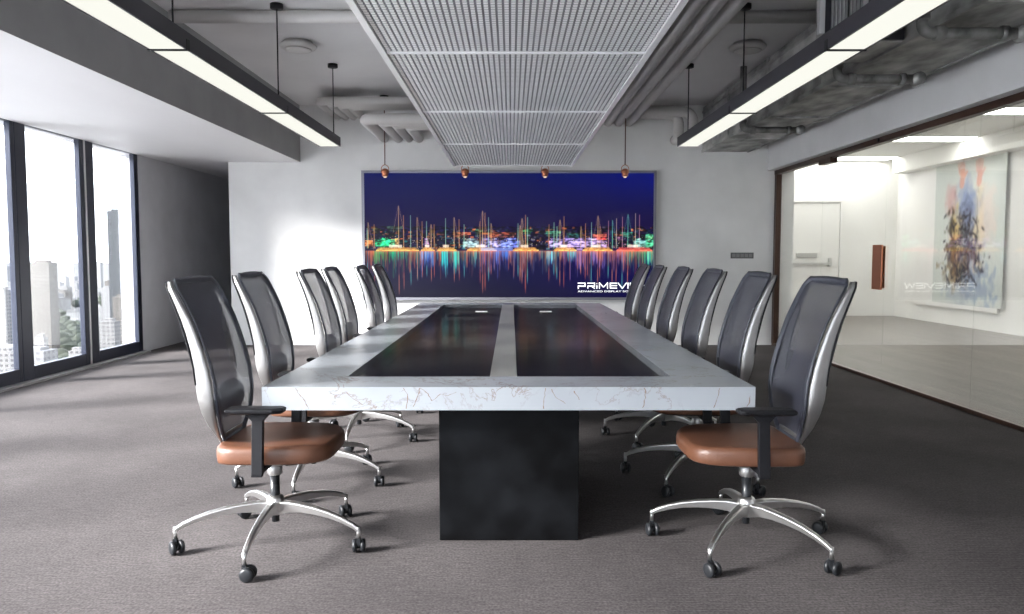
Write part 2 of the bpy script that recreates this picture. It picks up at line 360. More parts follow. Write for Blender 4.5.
lb(-.005,.005,9.596,YB-.088,.033,2.442).build('glass_panel', 'partition', gp)
h = MB(); h.box(-.032,-.016,7.965-3.2,8.17-3.2,.945,1.405); h.box(.012,.020,7.985-3.2,8.14-3.2,.96,1.39)
h.box(-.03,.03,8.05-3.2,8.07-3.2,1.0,1.02); h.box(-.03,.03,8.05-3.2,8.07-3.2,1.33,1.35)
o = h.build('door_pull', 'copper', dr, bevel=.003); tag(o, 'brown metal pull plate')
o = lb(-.055,.03,9.26,9.62,2.385,2.45).build('pivot_patch', 'brown_frame', dr, bevel=.004)
h = MB(); h.cyl((-.05, 8.086-3.2, 2.475), (-.03, 8.086-3.2, 2.475), .02); h.build('stop_button', 'black', gp)
# ------------------------------------------------------------------ next room furnishing
d = S(empty('door_1', (6.35, 16.7, 0)), 'white door with a push bar in the end wall')
BX(-.62,.62,-.05,0,0,2.40).build('door_leaf', 'door_white', d, bevel=.006)
m = MB(); m.box(-.70,-.63,-.07,0,0,2.47); m.box(.63,.70,-.07,0,0,2.47); m.box(-.63,.63,-.07,0,2.41,2.47); m.build('door_frame', 'door_white', d)
m = MB(); m.box(-.46,.42,-.13,-.09,1.09,1.14); m.box(-.50,-.44,-.14,-.05,1.06,1.24); m.box(.38,.44,-.14,-.05,1.06,1.24); m.box(-.30,.14,-.10,-.05,1.24,1.34)
m.build('push_bar', 'bar', d, bevel=.004)
tag(BX(5.2,5.30,16.62,16.70,1.08,1.30).build('wall_switch', 'bar', bevel=.004), 'small grey switch box beside the white door', 'switch')
for i, (x0, x1, y0, y1, lab) in enumerate(((4.3,7.9,16.0,16.6,'recessed ceiling light strip nearest the white door'),(4.3,7.88,13.28,13.9,'middle recessed ceiling light strip beyond the glass'),
      (4.3,7.88,10.7,11.25,'recessed ceiling light strip crossing the top right corner behind glass'),(4.3,7.88,7.9,8.45,'recessed ceiling light strip nearest the camera in the next room'))):
    e = tag(empty('ceiling_light_strip', (x0, y0, 3.30)), lab, 'ceiling light', 'light strips in the next room ceiling')
    BX(.02,x1-x0-.02,.02,y1-y0-.02,-.012,-.004).build('diffuser', 'striplight', e)
    m = MB(); m.box(0,x1-x0,0,.02,-.016,0); m.box(0,x1-x0,y1-y0-.02,y1-y0,-.016,0); m.box(0,.02,.02,y1-y0-.02,-.016,0); m.box(x1-x0-.02,x1-x0,.02,y1-y0-.02,-.016,0); m.build('frame', 'white_bit', e)
# ------------------------------------------------------------------ painted grids (screen and canvas)
def grid_mesh(name, mat, img, W, H, parent, loc, rotz):
    """img: rows from the top, float sRGB 0..1; plane in local XZ facing -Y"""
    h, w, _ = img.shape
    xs = np.linspace(-W/2, W/2, w); zs = np.linspace(H, 0, h)
    X, Z = np.meshgrid(xs, zs); co = np.stack([X, np.zeros_like(X), Z], -1).reshape(-1, 3).astype(np.float32)
    idx = np.arange(h*w).reshape(h, w)
    q = np.stack([idx[1:, :-1], idx[1:, 1:], idx[:-1, 1:], idx[:-1, :-1]], -1).reshape(-1, 4)
    me = bpy.data.meshes.new(name); me.vertices.add(h*w); me.vertices.foreach_set('co', co.ravel())
    me.loops.add(q.size); me.loops.foreach_set('vertex_index', q.ravel().astype(np.int32))
    me.polygons.add(len(q)); me.polygons.foreach_set('loop_start', (np.arange(len(q))*4).astype(np.int32))
    me.update(calc_edges=True)
    c = np.clip(img, 0, 1); c = np.where(c <= .04045, c/12.92, ((c+.055)/1.055)**2.4)
    at = me.color_attributes.new('Col', 'FLOAT_COLOR', 'POINT')
    at.data.foreach_set('color', np.concatenate([c, np.ones((h, w, 1))], -1).astype(np.float32).ravel())
    me.materials.append(M[mat]); o = bpy.data.objects.new(name, me); COL.objects.link(o); o.parent = parent
    o.location = loc; o.rotation_euler = (0,0,rotz); return o
def blur(a, k):
    for ax in (0, 1):
        if k[ax] < 1: continue
        ker = np.exp(-.5*(np.arange(-3*k[ax], 3*k[ax]+1)/k[ax])**2); ker /= ker.sum(); n = len(ker)//2
        p = np.pad(a, [(n, n) if i == ax else (0, 0) for i in range(a.ndim)], mode='edge')
        a = sum(ker[i]*np.take(p, range(i, i+a.shape[ax]), ax) for i in range(len(ker)))
    return a
K = 2
SX0, SX1, SY0, SY1 = 363.5, 653., 173., 297.6
def harbour():
    w, h = int((SX1-SX0)*K), int((SY1-SY0)*K)
    im = np.zeros((h, w, 3)); yy = np.linspace(SY0, SY1, h)[:, None]; xx = np.linspace(SX0, SX1, w)[None, :]
    def C(*c): return np.array(c)/255.
    top, mid, low, bot = C(2,12,80), C(18,8,60), C(8,6,62), C(8,3,38)
    for i in range(3):
        im[..., i] = np.interp(yy[:, 0], [173, 196, 222, 246, 262, 297], [top[i], C(8,10,72)[i], mid[i], C(20,9,50)[i], low[i], bot[i]])[:, None]
    im[..., 2] += .06*np.clip((xx-520)/130, 0, 1)*np.clip((215-yy)/30, 0, 1)
    im[..., 2] += .10*np.clip((xx-470)/180, 0, 1)*np.clip((yy-262)/20, 0, 1)
    def px(x): return (x-SX0)*K
    def py(y): return (y-SY0)*K
    def rect(x0, x1, y0, y1, c, a=1.):
        X0, X1, Y0, Y1 = [int(round(v)) for v in (px(x0), px(x1), py(y0), py(y1))]
        X0, Y0 = max(X0, 0), max(Y0, 0); X1, Y1 = min(max(X1, X0+1), w), min(max(Y1, Y0+1), h)
        if X1 > X0 and Y1 > Y0: im[Y0:Y1, X0:X1] = im[Y0:Y1, X0:X1]*(1-a)+np.array(c)*a
    zones = [(364,372,C(255,150,70)),(372,392,C(40,205,130)),(392,418,C(40,150,150)),(418,430,C(120,170,255)),(430,446,C(60,170,190)),(446,462,C(70,200,190)),
             (462,480,C(110,190,190)),(480,500,C(150,165,235)),(500,515,C(110,150,230)),(515,540,C(170,180,200)),(540,560,C(120,200,190)),(560,585,C(185,160,240)),
             (585,605,C(205,175,245)),(605,625,C(225,160,190)),(625,640,C(120,210,190)),(640,653,C(90,235,160))]
    def zc(x):
        for a, b, c in zones:
            if a <= x < b: return c
        return zones[-1][2]
    # distant hillside houses and lights
    for _ in range(520):
        x = RNG.uniform(364, 653); y = RNG.uniform(226, 248); d = (y-222)/26
        c = zc(x)*RNG.uniform(.25, .95)*(.35+.65*d)
        if RNG.rand() < .3: c = C(235,130,70)*RNG.uniform(.4, .9)
        if RNG.rand() < .2: c = C(30,60,80)
        rect(x, x+RNG.uniform(1, 5), y, y+RNG.uniform(.6, 2.4), c, RNG.uniform(.5, .95))
    for x0, x1, y0, c in ((452,470,232,C(200,110,70)),(474,482,229,C(60,120,90)),(486,515,232,C(215,115,80)),(522,532,229,C(60,150,90)),(545,560,231,C(70,160,120)),
                          (386,402,226,C(60,90,70)),(372,380,228,C(90,100,60)),(566,580,233,C(60,140,120)),(592,606,234,C(220,110,90)),(620,632,232,C(70,160,130))):
        rect(x0, x1, y0, y0+2.4, c, .8); rect(x0+1, x1-2, y0+3, y0+5, c*.7, .7)
    for k in range(9): rect(374+k*.9, 394-k*.9, 244-k*.8, 245.4-k*.8, C(45,215,140), .85)
    rect(374, 394, 239, 246, C(50,210,140), .6); rect(394, 397, 238, 246, C(240,190,110), .8); rect(364, 372, 240, 246, C(255,150,70), .7)
    for x0, x1, c in ((480,512,C(185,185,250)),(500,520,C(120,140,235)),(548,586,C(200,180,250)),(583,606,C(215,190,250)),(424,428,C(255,190,255)),(462,478,C(190,225,225)),(633,645,C(150,220,200))):
        rect(x0, x1, 240.5, 247, c, .75)
        for k in range(5): rect(x0+RNG.uniform(0,x1-x0-2), x0+RNG.uniform(2,x1-x0), 238, 240, c, .5)
    rect(596, 606, 237, 239.5, C(235,70,70), .8); rect(645, 653, 234, 247, C(110,245,170), .6)
    n1 = blur(RNG.rand(h, w), (1, 2)); n1 = np.clip((n1-n1.mean())/n1.std()*.35+.78, .25, 1.25)[..., None]
    a0, a1 = int(py(226)), int(py(249)); im[a0:a1] *= n1[a0:a1]
    for _ in range(240):
        x = RNG.uniform(364, 653); y = RNG.uniform(236, 248); rect(x, x+.6, y, y+.6, C(255,235,210)*RNG.uniform(.6,1), .8)
    # waterline glow and reflections
    glow = np.zeros_like(im)
    refl = im.copy(); src = im[int(py(226)):int(py(249))]
    for _ in range(1500):
        x = RNG.uniform(364, 653); c = zc(x)*RNG.uniform(.3, .95)
        if RNG.rand() < .42: c = C(245,140,95)*RNG.uniform(.5, 1)
        y1 = 251+abs(RNG.normal(0, 11)); rect(x, x+RNG.uniform(.3, 1.3), 250.6, min(y1, 280), c, RNG.uniform(.12, .6))
    rect(364, 653, 250.2, 252.5, C(235,140,110), .25)
    for x0, x1, c, L in ((388,402,C(0,190,140),9),(420,432,C(120,190,255),15),(440,446,C(60,220,210),18),(451,458,C(70,220,200),22),(480,508,C(60,130,230),10),(545,556,C(120,210,230),14),(566,575,C(60,200,190),10),(640,652,C(120,235,190),14)):
        for k in range(14):
            x = RNG.uniform(x0, x1); rect(x, x+.9, 251, 251+L*RNG.uniform(.4, 1.1), c, .35)
    # masts and their reflections
    masts = [(397.5,205.5),(402.5,215),(409.5,215),(416,217),(421,221),(425.5,221),(430,224),(433,224),(444.5,218),(453,217),(458,219),(463,224),(481.5,210.5),(483.8,212.5),(487.5,217),(490,223),(479,221),
             (517,223),(521,218),(524.3,214.5),(526.5,217),(519,225),(548,224),(553,222),(559,219.5),(563,216),(556,226),(580,226),(584.5,223),(590.5,222),(597,215.5),(599,226),(607.5,220.5),(611.5,220),(615.5,218),(621.5,216.5),(627,214),(634.5,213),(638.5,214.5),(367,222),(373,224),(366,228)]
    for i, (x, y) in enumerate(masts):
        c = [C(250,205,140), C(235,170,110), C(170,230,200)][i % 3] if x < 600 else [C(120,220,190), C(220,200,180), C(210,150,170)][i % 3]
        rect(x, x+.5, y, 230, c*.85, .75); rect(x, x+.5, 230, 248, c, .8)
        if i % 3 == 0:
            for k in range(24):
                rect(x+.4+k*.22, x+.7+k*.22, y+1+k*1.1, y+2.2+k*1.1, c, .35)
                if i % 6 == 0: rect(x-.4-k*.22, x-.1-k*.22, y+1+k*1.1, y+2.2+k*1.1, c, .3)
        L = (250-y)*RNG.uniform(.75, 1.12)
        rc = [C(240,150,110), C(225,120,90), C(120,220,210)][i % 3]
        rect(x-.2, x+.7, 251, 251+L, rc, .40); rect(x+.1, x+.5, 251+L*.6, 251+L*1.1, rc, .5)
    for x0, x1 in ((375,418),(420,434),(436,456),(466,496),(512,538),(553,576),(582,612),(616,652)):
        c = C(255,190,105) if x0 < 610 else C(245,110,95)
        for k in range(5):
            for g in range(14):
                xa = x0+k*.6+(x1-x0-k*1.6)*g/14; rect(xa, xa+(x1-x0)/14, 249.6-k*.62, 250.3-k*.62, np.clip(c*RNG.uniform(.72,1.2)*(1-.05*k), 0, 1), .95-.12*k)
        rect(x0+(x1-x0)*.3, x0+(x1-x0)*.6, 244.5, 247, C(250,235,215), .7)
        rect(x0, x1, 250.3, 251.2, C(255,110,70), .6)
    rect(480, 512, 247.5, 250.5, C(150,175,240), .6); rect(576, 582, 248, 250, C(200,170,230), .7)
    bright = blur(np.clip(im-.30, 0, 1), (4, 4)); im = blur(im, (1, 0)) if False else im
    im = im+bright*.55
    low = int(py(251.5)); im[low:] = blur(im[low:], (2, 0))
    return np.clip(im, 0, 1)
tv = tag(empty('video_wall_display', (-.028, YB, .693)), 'wide wall display showing a night harbour of sailing boats', 'display')
TW, TH = 4.12, 1.768
m = MB(); m.box(-TW/2-.02, TW/2+.02, -.045, 0, -.02, TH+.02); m.build('housing', 'black', tv)
m = MB(); m.box(-TW/2-.036, -TW/2, -.07, 0, -.036, TH+.036); m.box(TW/2, TW/2+.036, -.07, 0, -.036, TH+.036)
m.box(-TW/2, TW/2, -.07, 0, -.036, 0); m.box(-TW/2, TW/2, -.07, 0, TH, TH+.036); m.build('bezel', 'tv_frame', tv)
scr = grid_mesh('screen', 'screen', harbour(), TW, TH, tv, (0,-.055,0), 0)
# the logo, drawn stroke by stroke
def letters():
    m = MB(); T = .17
    def seg(x0, z0, x1, z1, t=T):
        d = Vector((x1-x0, 0, z1-z0)).normalized(); n = Vector((-d.z, 0, d.x))*t/2
        a, b = Vector((x0, 0, z0)), Vector((x1, 0, z1))
        front = [a-n, b-n, b+n, a+n]; m.add([(p.x, -.1, p.z) for p in front]+[(p.x, 0, p.z) for p in front], [(0,1,2,3),(7,6,5,4),(0,4,5,1),(1,5,6,2),(2,6,7,3),(3,7,4,0)])
    x = 0
    def P(x): seg(x+.1,0,x+.1,.5); seg(x,.9,x+1.2,.9); seg(x+1.25,1,x+1.25,.35); seg(x+1.3,.42,x+.05,.42)
    P(0)
    P(1.65); seg(2.35,.42,2.95,0.02)
    seg(3.3,0,3.3,.55,.2); seg(3.22,.82,3.38,.82,.14)
    x=3.65; seg(x+.1,0,x+.1,1); seg(x+.1,.92,x+.8,.25); seg(x+.8,.25,x+1.5,.92); seg(x+1.5,0,x+1.5,1)
    x=5.55
    for z in (.1,.5,.9): seg(x,z,x+1.25,z)
    seg(x+.1,.1,x+.1,.9)
    x=6.95; seg(x,.97,x+.75,.05); seg(x+.75,.05,x+1.5,.97)
    x=8.6; seg(x+.1,0,x+.1,1)
    x=9.0
    for z in (.1,.5,.9): seg(x,z,x+1.25,z)
    seg(x+.1,.1,x+.1,.9)
    x=10.4; seg(x,.97,x+.45,.05); seg(x+.45,.05,x+.9,.85); seg(x+.9,.85,x+1.35,.05); seg(x+1.35,.05,x+1.8,.97)
    return m
lg = letters().build('logo_lettering', 'letters', tv); lg.scale = (1.01/12.2, .06, .088); lg.location = (.985, -.056, .125)
def text(body, size, loc, parent, mat, sx=1.):
    cu = bpy.data.curves.new('t', 'FONT'); cu.body = body; cu.size = size; cu.extrude = .0015
    ob = bpy.data.objects.new('t', cu); COL.objects.link(ob); bpy.context.view_layer.update()
    me = bpy.data.meshes.new_from_object(ob); COL.objects.unlink(ob); bpy.data.objects.remove(ob)
    o = bpy.data.objects.new('tagline_lettering', me); me.materials.clear(); me.materials.append(M[mat]); COL.objects.link(o); o.parent = parent
    o.rotation_euler = (PI/2, 0, 0); o.location = loc; w = max(v.co.x for v in me.vertices)
    o.scale = (sx/w, 1, 1); return o
text('ADVANCED DISPLAY SOLUTIONS', .036, (.985, -.058, .075), tv, 'letters', 1.0)
# artwork on the next room's side wall
def art():
    w, h = 150, 190; im = np.ones((h, w, 3))*np.array([.80,.82,.80]); yy, xx = np.mgrid[0:h, 0:w]; u = xx/w; v = yy/h
    def C(*c): return np.array(c)/255.
    def blob(cx, cy, rx, ry, c, a, rough=.25):
        n = blur(RNG.rand(h, w), (3, 2)); n = (n-n.mean())/n.std()
        d = ((u-cx)/rx)**2+((v-cy)/ry)**2+n*rough; k = np.clip(1.15-d, 0, 1)[..., None]*a
        im[:] = im*(1-k)+c*k
    blob(.45,.55,.26,.42,C(150,155,170),.7); blob(.30,.62,.12,.28,C(205,170,95),.7); blob(.60,.50,.10,.34,C(225,205,170),.8)
    blob(.44,.34,.16,.18,C(130,145,185),.7); blob(.20,.30,.10,.12,C(205,140,135),.5); blob(.72,.42,.13,.22,C(225,205,195),.6)
    blob(.22,.55,.07,.20,C(60,50,35),.7,.6); blob(.45,.70,.22,.16,C(60,60,65),.65,.7); blob(.42,.5,.10,.18,C(80,80,95),.6,.5)
    blob(.30,.78,.2,.12,C(120,95,60),.5,.6); blob(.62,.86,.25,.12,C(130,150,185),.5,.5); blob(.35,.92,.25,.08,C(150,160,180),.4,.5)
    for _ in range(150):
        cx, cy = RNG.normal(.38,.13), RNG.uniform(.36,.84); L = RNG.uniform(.01,.06); a = RNG.uniform(0, PI)
        for s in np.linspace(0, 1, 14):
            X, Y = int((cx+s*L*math.cos(a))*w), int((cy+s*L*math.sin(a))*h)
            if 0 <= X < w and 0 <= Y < h: im[Y:Y+2, X:X+1] = C(55,52,55)
    skin = C(212,165,150)
    def stroke(p, q, r):
        for s in np.linspace(0, 1, 30):
            cx, cy = p[0]+(q[0]-p[0])*s, p[1]+(q[1]-p[1])*s
            k = (((xx-cx)**2+(yy-cy)**2) < r*r)[..., None]*.55; im[:] = im*(1-k)+skin*k
    for ox, tilt in ((52, -.25), (88, .12)):
        stroke((ox, 40), (ox+2, 26), 5)
        for f in range(4): stroke((ox-5+f*3.4, 26), (ox-7+f*4.2+tilt*8, 9+abs(f-1.6)*3), 1.5)
        stroke((ox+4, 32), (ox+11, 24), 1.7)
    return np.clip(blur(im, (1, 1)), 0, 1)
pa = tag(empty('wall_art_painting', (8.2, 14.42, .42)), 'tall abstract painting of raised hands on the wall beyond the glass', 'painting')
BX(-.055,-.002,-1.35,1.35,-.1,2.86).build('canvas_board', 'door_white', pa, bevel=.004)
grid_mesh('painted_canvas', 'canvas', np.roll(art(), 8, 1), 2.15, 2.74, pa, (-.058, -.40, -.02), -PI/2)
# ------------------------------------------------------------------ ceiling services
GX0, GX1 = -.676, .728
def cgrille():
    g = tag(empty('suspended_grille_panel', (0, 0, 2.40)), 'long suspended white slatted ceiling raft above the table', 'ceiling panel')
    seams = [.85, 2.60, 4.34, 6.09, 7.845, 9.68]
    fr = MB(); fr.box(GX0-.035, GX0, .82, 9.72, -.012, .075); fr.box(GX1, GX1+.035, .82, 9.72, -.012, .075)
    fr.box(GX0, GX1, .82, .85, -.006, .07); fr.box(GX0, GX1, 9.69, 9.72, -.006, .07)
    fr.build('edge_frame', 'edge', g, bevel=.002)
    for a, b in zip(seams, seams[1:]):
        m = MB(); n = 46; p = (GX1-GX0)/n
        for i in range(n): m.box(GX0+i*p+.0055, GX0+(i+1)*p-.0055, a+.008, b-.008, 0, .022)
        o = m.build('slat_grille', ['grille', 'grille_x'], g)
        m = MB(); k = int((b-a)/.035)
        for j in range(1, k): y = a+j*(b-a)/k; m.box(GX0, GX1, y-.0018, y+.0018, -.0008, .018)
        m.build('cross_wires', 'grille_x', o)
        BX(GX0+.002, GX1-.002, a+.002, b-.002, .05, .06).build('backing', 'grille_back', g)
    for s in seams[1:-1]: BX(GX0, GX1, s-.008, s+.008, -.008, .03).build('cross_rail', 'edge', g)
    for y in (1.5, 4.34, 6.9, 9.3):
        for x in (GX0+.05, GX1-.05):
            MB().cyl((x,y,.06), (x,y,ZC-2.40), .004, n=8).build('hanger_rod', 'alu_satin', g)
cgrille()
def linear(xc, sgn, lab):
    e = tag(empty('linear_pendant_light', (xc, 0, 2.53)), lab, 'pendant light')
    w = .118; y0, y1 = .63, 9.01; rx = .075 if sgn < 0 else -.032
    m = MB(); m.box(-w, w, y0, y1, .02, .105); m.box(-w, -w+.012, y0, y1, 0, .02); m.box(w-.012, w, y0, y1, 0, .02); m.box(-w+.012, w-.012, y1-.012, y1, 0, .02); m.box(-w+.012, w-.012, y0, y0+.012, 0, .02)
    m.build('housing', 'fixture', e)
    js = [.64, 2.70, 4.79, 6.885, 9.0]
    for a, b in zip(js, js[1:]):
        BX(-w+.013, w-.013, a+.006, b-.006, .002, .018).build('diffuser', 'diffuser', e)
    for j in js[1:-1]:
        q = MB(); q.box(-w-.003, w+.003, j-.011, j+.011, -.006, .006); q.box(-sgn*w-.004, -sgn*w+.004, j-.02, j+.02, -.006, .06); q.build('joint_bracket', 'black', e)
    for y in (2.62, 4.69, 6.775, 8.86):
        MB().cyl((rx,y,.10), (rx,y,ZC-2.53), .006, n=8).build('suspension_rod', 'black', e)
        MB().lathe([(.008,ZC-2.575),(.052,ZC-2.572),(.055,ZC-2.568),(.055,ZC-2.532)], (rx,y,0)).build('ceiling_canopy', 'black', e)
linear(-2.058, -1, 'long black linear pendant light with white diffuser on the window side')
linear(2.012, 1, 'long black linear pendant light with white diffuser on the glass partition side')
# round ceiling diffusers
def disc(x, y, lab):
    e = tag(empty('round_air_diffuser', (x, y, ZC)), lab, 'ceiling diffuser')
    MB().lathe([(.12,-.075),(.165,-.07),(.18,-.055),(.185,-.04),(.17,-.03),(.16,-.03),(.14,-.001)]).build('outer_dish', 'pipe', e)
    MB().lathe([(.02,-.098),(.10,-.096),(.13,-.088),(.135,-.08),(.12,-.074)]).build('centre_cone', 'pipe', e)
disc(-2.12, 7.95, 'round white air diffuser on the ceiling beside the window-side light')
disc(2.37, 7.98, 'round grey air diffuser on the ceiling beside the metal duct')
# cross conduit under the ceiling
tag(MB().tube([(-2.95,6.93,3.36),(2.65,6.93,3.36)], .055, 14).build('ceiling_conduit', 'pipe'), 'pale conduit crossing the whole ceiling above the lights', 'pipe')
# right pipe run
for i in range(4):
    x = 1.235+i*.148
    tag(MB().tube([(x,-3.9,3.19),(x,YB,3.19)], .069, 16).build('ceiling_pipe', 'pipe'),
        ['pale ceiling pipe running beside the grille, closest to it','second pale ceiling pipe from the grille, running lengthwise','third pale ceiling pipe from the grille, running lengthwise','outermost of four lengthwise ceiling pipes right of the grille'][i], 'pipe', 'lengthwise ceiling pipes')
def elbow_pts(p0, corner, p1, r, n=8):
    p0, c, p1 = Vector(p0), Vector(corner), Vector(p1); a = (p0-c).normalized(); b = (p1-c).normalized()
    A = c+a*r; B = c+b*r; out = [p0]
    for i in range(n+1):
        t = i/n; out.append((1-t)**2*A+2*(1-t)*t*c+t*t*B)
    return out+[p1]
ordn = ['outermost', 'second outermost', 'third', 'innermost']
for i in range(4):
    x = [-1.80,-1.60,-1.455,-1.31][i]; y = 9.70+i*.150
    tag(MB().tube(elbow_pts((1.1,y,2.96),(x,y,2.96),(x,YB,2.96),.13), .068, 14).build('bent_pipe', 'pipe'), ordn[i]+' bent pipe of the lower pipe bundle above the display', 'pipe', 'lower bundle of bent pipes')
    x = -2.46+i*.115; y = 10.14+i*.115
    tag(MB().tube(elbow_pts((1.1,y,3.262),(x,y,3.262),(x,YB,3.262),.11), .055, 14).build('bent_pipe', 'pipe'), ordn[i]+' bent pipe of the upper pipe bundle left of the display', 'pipe', 'upper bundle of bent pipes')
for i in range(2):
    y = 10.86+i*.17; x = 2.50-i*.165
    pts = elbow_pts((1.75,y,3.26),(x,y,3.26),(x,y,3.0),.17)
    pts = pts[:-1]+elbow_pts(pts[-2], (x,y,2.93), (x,YB,2.93), .06)[1:]
    tag(MB().tube(pts, .072, 14).build('drop_pipe', 'pipe'), ['nearer','farther'][i]+' pale pipe bending down behind the right pendant light', 'pipe')
# galvanised duct
dk = tag(empty('air_duct', (0,0,0)), 'rectangular galvanised metal air duct along the right side of the ceiling', 'duct')
m = MB(); m.box(2.725, 3.36, -3.9, YB-.002, 2.765, 3.385); m.build('duct_casing', 'galv', dk)
m = MB(); m.box(2.708, 2.728, -3.9, YB-.02, 2.752, 2.790); m.box(3.357, 3.377, -3.9, YB-.02, 2.752, 2.790); m.box(2.708,2.728,-3.9,YB-.02,3.30,3.33); m.build('edge_flange', 'galv', dk, bevel=.002)
for y in (1.6, 3.2, 4.6, 6.9, 8.4, 9.9):
    q = MB(); q.box(2.700, 3.39, y-.02, y+.02, 2.748, 2.764); q.box(2.700, 2.724, y-.02, y+.02, 2.764, 3.38); q.build('joint_flange', 'galv', dk)
q = MB(); q.box(2.33, 2.72, 5.50, 6.10, 2.77, 3.38); q.build('side_plenum', 'galv', dk, bevel=.004)
BX(2.33,2.70,5.47,5.498,2.775,3.38).build('plenum_shade_plate', 'fixture', dk, bevel=.003)  # charcoal plate puts the shade of the unlit plenum end into colour
lv = tag(empty('louvre_panel', (2.09, 5.405, 2.80)), 'dark louvred grille panel with vertical fins beside the duct', 'grille')
m = MB(); m.box(0,.035,0,.05,0,.60); m.box(.29,.325,0,.05,0,.60); m.build('frame_post', 'beam', lv)
BX(.035,.29,.04,.05,0,.60).build('back_plate', 'black', lv)
m = MB()
for k in range(8): m.box(.085+k*.025,.093+k*.025,.002,.035,.01,.60)
m.build('fin', 'beam', lv)
BX(.035,.075,.0,.04,0,.60).build('side_plate', 'fixture', lv)
# trapeze pipes beneath the duct
for y, lab in ((5.05,'nearest'),(6.34,'middle'),(8.89,'farthest')):
    e = tag(empty('ceiling_pipe_bracket', (2.6, y, 2.70)), lab+' weathered metal pipe bracket carrying the duct', 'pipe bracket', 'pipe brackets under the duct')
    MB().tube(elbow_pts((.0,0,.70),(.0,0,-.0),(.66,0,0),.07), .036, 14).build('bent_pipe', 'galv_dark', e)
    for pa_, pb_ in (((.085,0,0),(.14,0,0)),((.50,0,0),(.54,0,0)),((.0,0,.085),(.0,0,.14))): MB().cyl(pa_, pb_, .047).build('coupling', 'galv_dark', e)
    m = MB(); m.tube([(.64,-.05,0),(.64,.05,0)],.050,16); m.build('end_cap', 'galv_dark', e)
# ------------------------------------------------------------------ hanging copper lamps
def lamp(x, lab, first=None):
    e = tag(empty('pendant_spotlight', (x, 10.6, 2.34)), lab, 'pendant lamp', 'copper pendant lamps in front of the display')
    MB().cyl((0,0,.165),(0,0,ZC-2.34), .007, n=8).build('cord', 'cord', e)
    MB().lathe([(.006,ZC-2.34-.05),(.05,ZC-2.34-.035),(.06,ZC-2.34-.002)]).build('ceiling_canopy', 'black', e)
    ring = MB(); ring.tube([(.050*math.cos(a), 0, .112+.055*math.sin(a)) for a in np.linspace(-.35, PI+.35, 22)], .005, 8); ring.build('wire_hoop', 'copper', e)
    m = MB(); m.lathe([(.030,.012),(.040,.02),(.043,.05),(.043,.055),(.054,.06),(.054,.085),(.046,.10),(.022,.118)]); m.build('lamp_socket', 'copper', e)
    b = MB(); b.lathe([(.004,-.006),(.018,-.003),(.026,.012)]); b.build('bulb', 'bulb', e)
    ld = bpy.data.lights.new('spot_light', 'SPOT'); ld.energy = SPOT_E; ld.spot_size = math.radians(62); ld.spot_blend = .9; ld.shadow_soft_size = .05; ld.color = (1,.95,.88)
    lo = bpy.data.objects.new('spot_light', ld); COL.objects.link(lo); lo.parent = e; lo.location = (0,0,-.02); lo.rotation_euler = (math.radians(30),0,0)
SPOT_E = 8
for x, lab in ((-1.692,'leftmost copper pendant lamp, hung in front of the display'),(-.617,'second copper pendant lamp from the left, by the grille end'),(.457,'third copper pendant lamp from the left, by the grille end'),(1.532,'rightmost copper pendant lamp, hung in front of the display')): lamp(x, lab)
# switch plate on the far wall
e = tag(empty('switch_panel', (3.32, YB, 1.25)), 'dark five-key switch plate on the far wall by the partition', 'switch')
BX(-.165,.165,-.012,0,0,.085).build('back_plate', 'switch', e, bevel=.003)
for k in range(5): BX(-.145+k*.06,-.098+k*.06,-.018,-.011,.018,.068).build('switch_key', 'switch_key', e, bevel=.002)
# ------------------------------------------------------------------ conference table
tb = tag(empty('conference_table', (0,0,0)), 'long conference table with white marble top and black stone pedestals', 'table')
TX0, TX1, TY0, TY1 = -1.060, 1.040, 3.295, 9.165
IX0, IX1, IY0, IY1 = -.755, .740, 3.583, 8.86
m = MB()
O = [(TX0,TY0),(TX1,TY0),(TX1,TY1),(TX0,TY1)]; I = [(IX0,IY0),(IX1,IY0),(IX1,IY1),(IX0,IY1)]
vs = [(x,y,.74) for x,y in O]+[(x,y,.74) for x,y in I]+[(x,y,.64) for x,y in O]+[(x,y,.64) for x,y in I]; fs = []
for i in range(4):
    j = (i+1)%4; fs += [(i,j,4+j,4+i),(8+i,12+i,12+j,8+j),(i,8+i,8+j,j),(4+i,4+j,12+j,12+i)]
m.add(vs, fs)
def vein(pts, w=.0022):
    m.cur = 1; m.smooth = True
    P2 = []
    for k in range(len(pts)-1):
        for s in range(4): 
            t = s/4; P2.append((pts[k][0]*(1-t)+pts[k+1][0]*t+random.uniform(-.003,.003), pts[k][1]*(1-t)+pts[k+1][1]*t))
    P2.append(pts[-1])
    for (x0,z0),(x1,z1) in zip(P2, P2[1:]):
        ww = w*random.uniform(.4,1.1)
        m.add([(x0-ww,TY0-.0006,z0),(x1-ww,TY0-.0006,z1),(x1+ww,TY0-.0006,z1),(x0+ww,TY0-.0006,z0)], [(0,1,2,3)])
def fx(p): return (p[0]-511)*3.295/782, 1.3-(p[1]-255)*3.32/782+.0005
for path in ([(294,388),(297,394),(302,399),(307,409)], [(403,388),(407,396),(405,409)], [(419,388),(417,396),(412,407)], [(420,388),(427,394),(431,401)],
             [(431,401),(440,394),(447,396),(456,392)], [(398,392),(404,390)], [(345,392),(352,399),(361,405)], [(546,388),(545,398),(544,409)], [(552,389),(556,397),(566,404)],
             [(646,388),(647,398),(644,408)], [(722,388),(719,398),(716,408)], [(574,391),(580,400)], [(753,396),(751,404),(748,409)], [(520,393),(532,389)]):
    q = [fx(p) for p in path]; q = [(a, min(max(b,.642),.738)) for a, b in q]; vein(q)
m.build('marble_top', ['marble', 'vein'], tb)
BX(-.326,.308,3.49,4.55,0,.64).build('pedestal', 'base', tb, bevel=.004)
BX(-.326,.308,7.6,8.7,0,.64).build('pedestal', 'base', tb, bevel=.004)
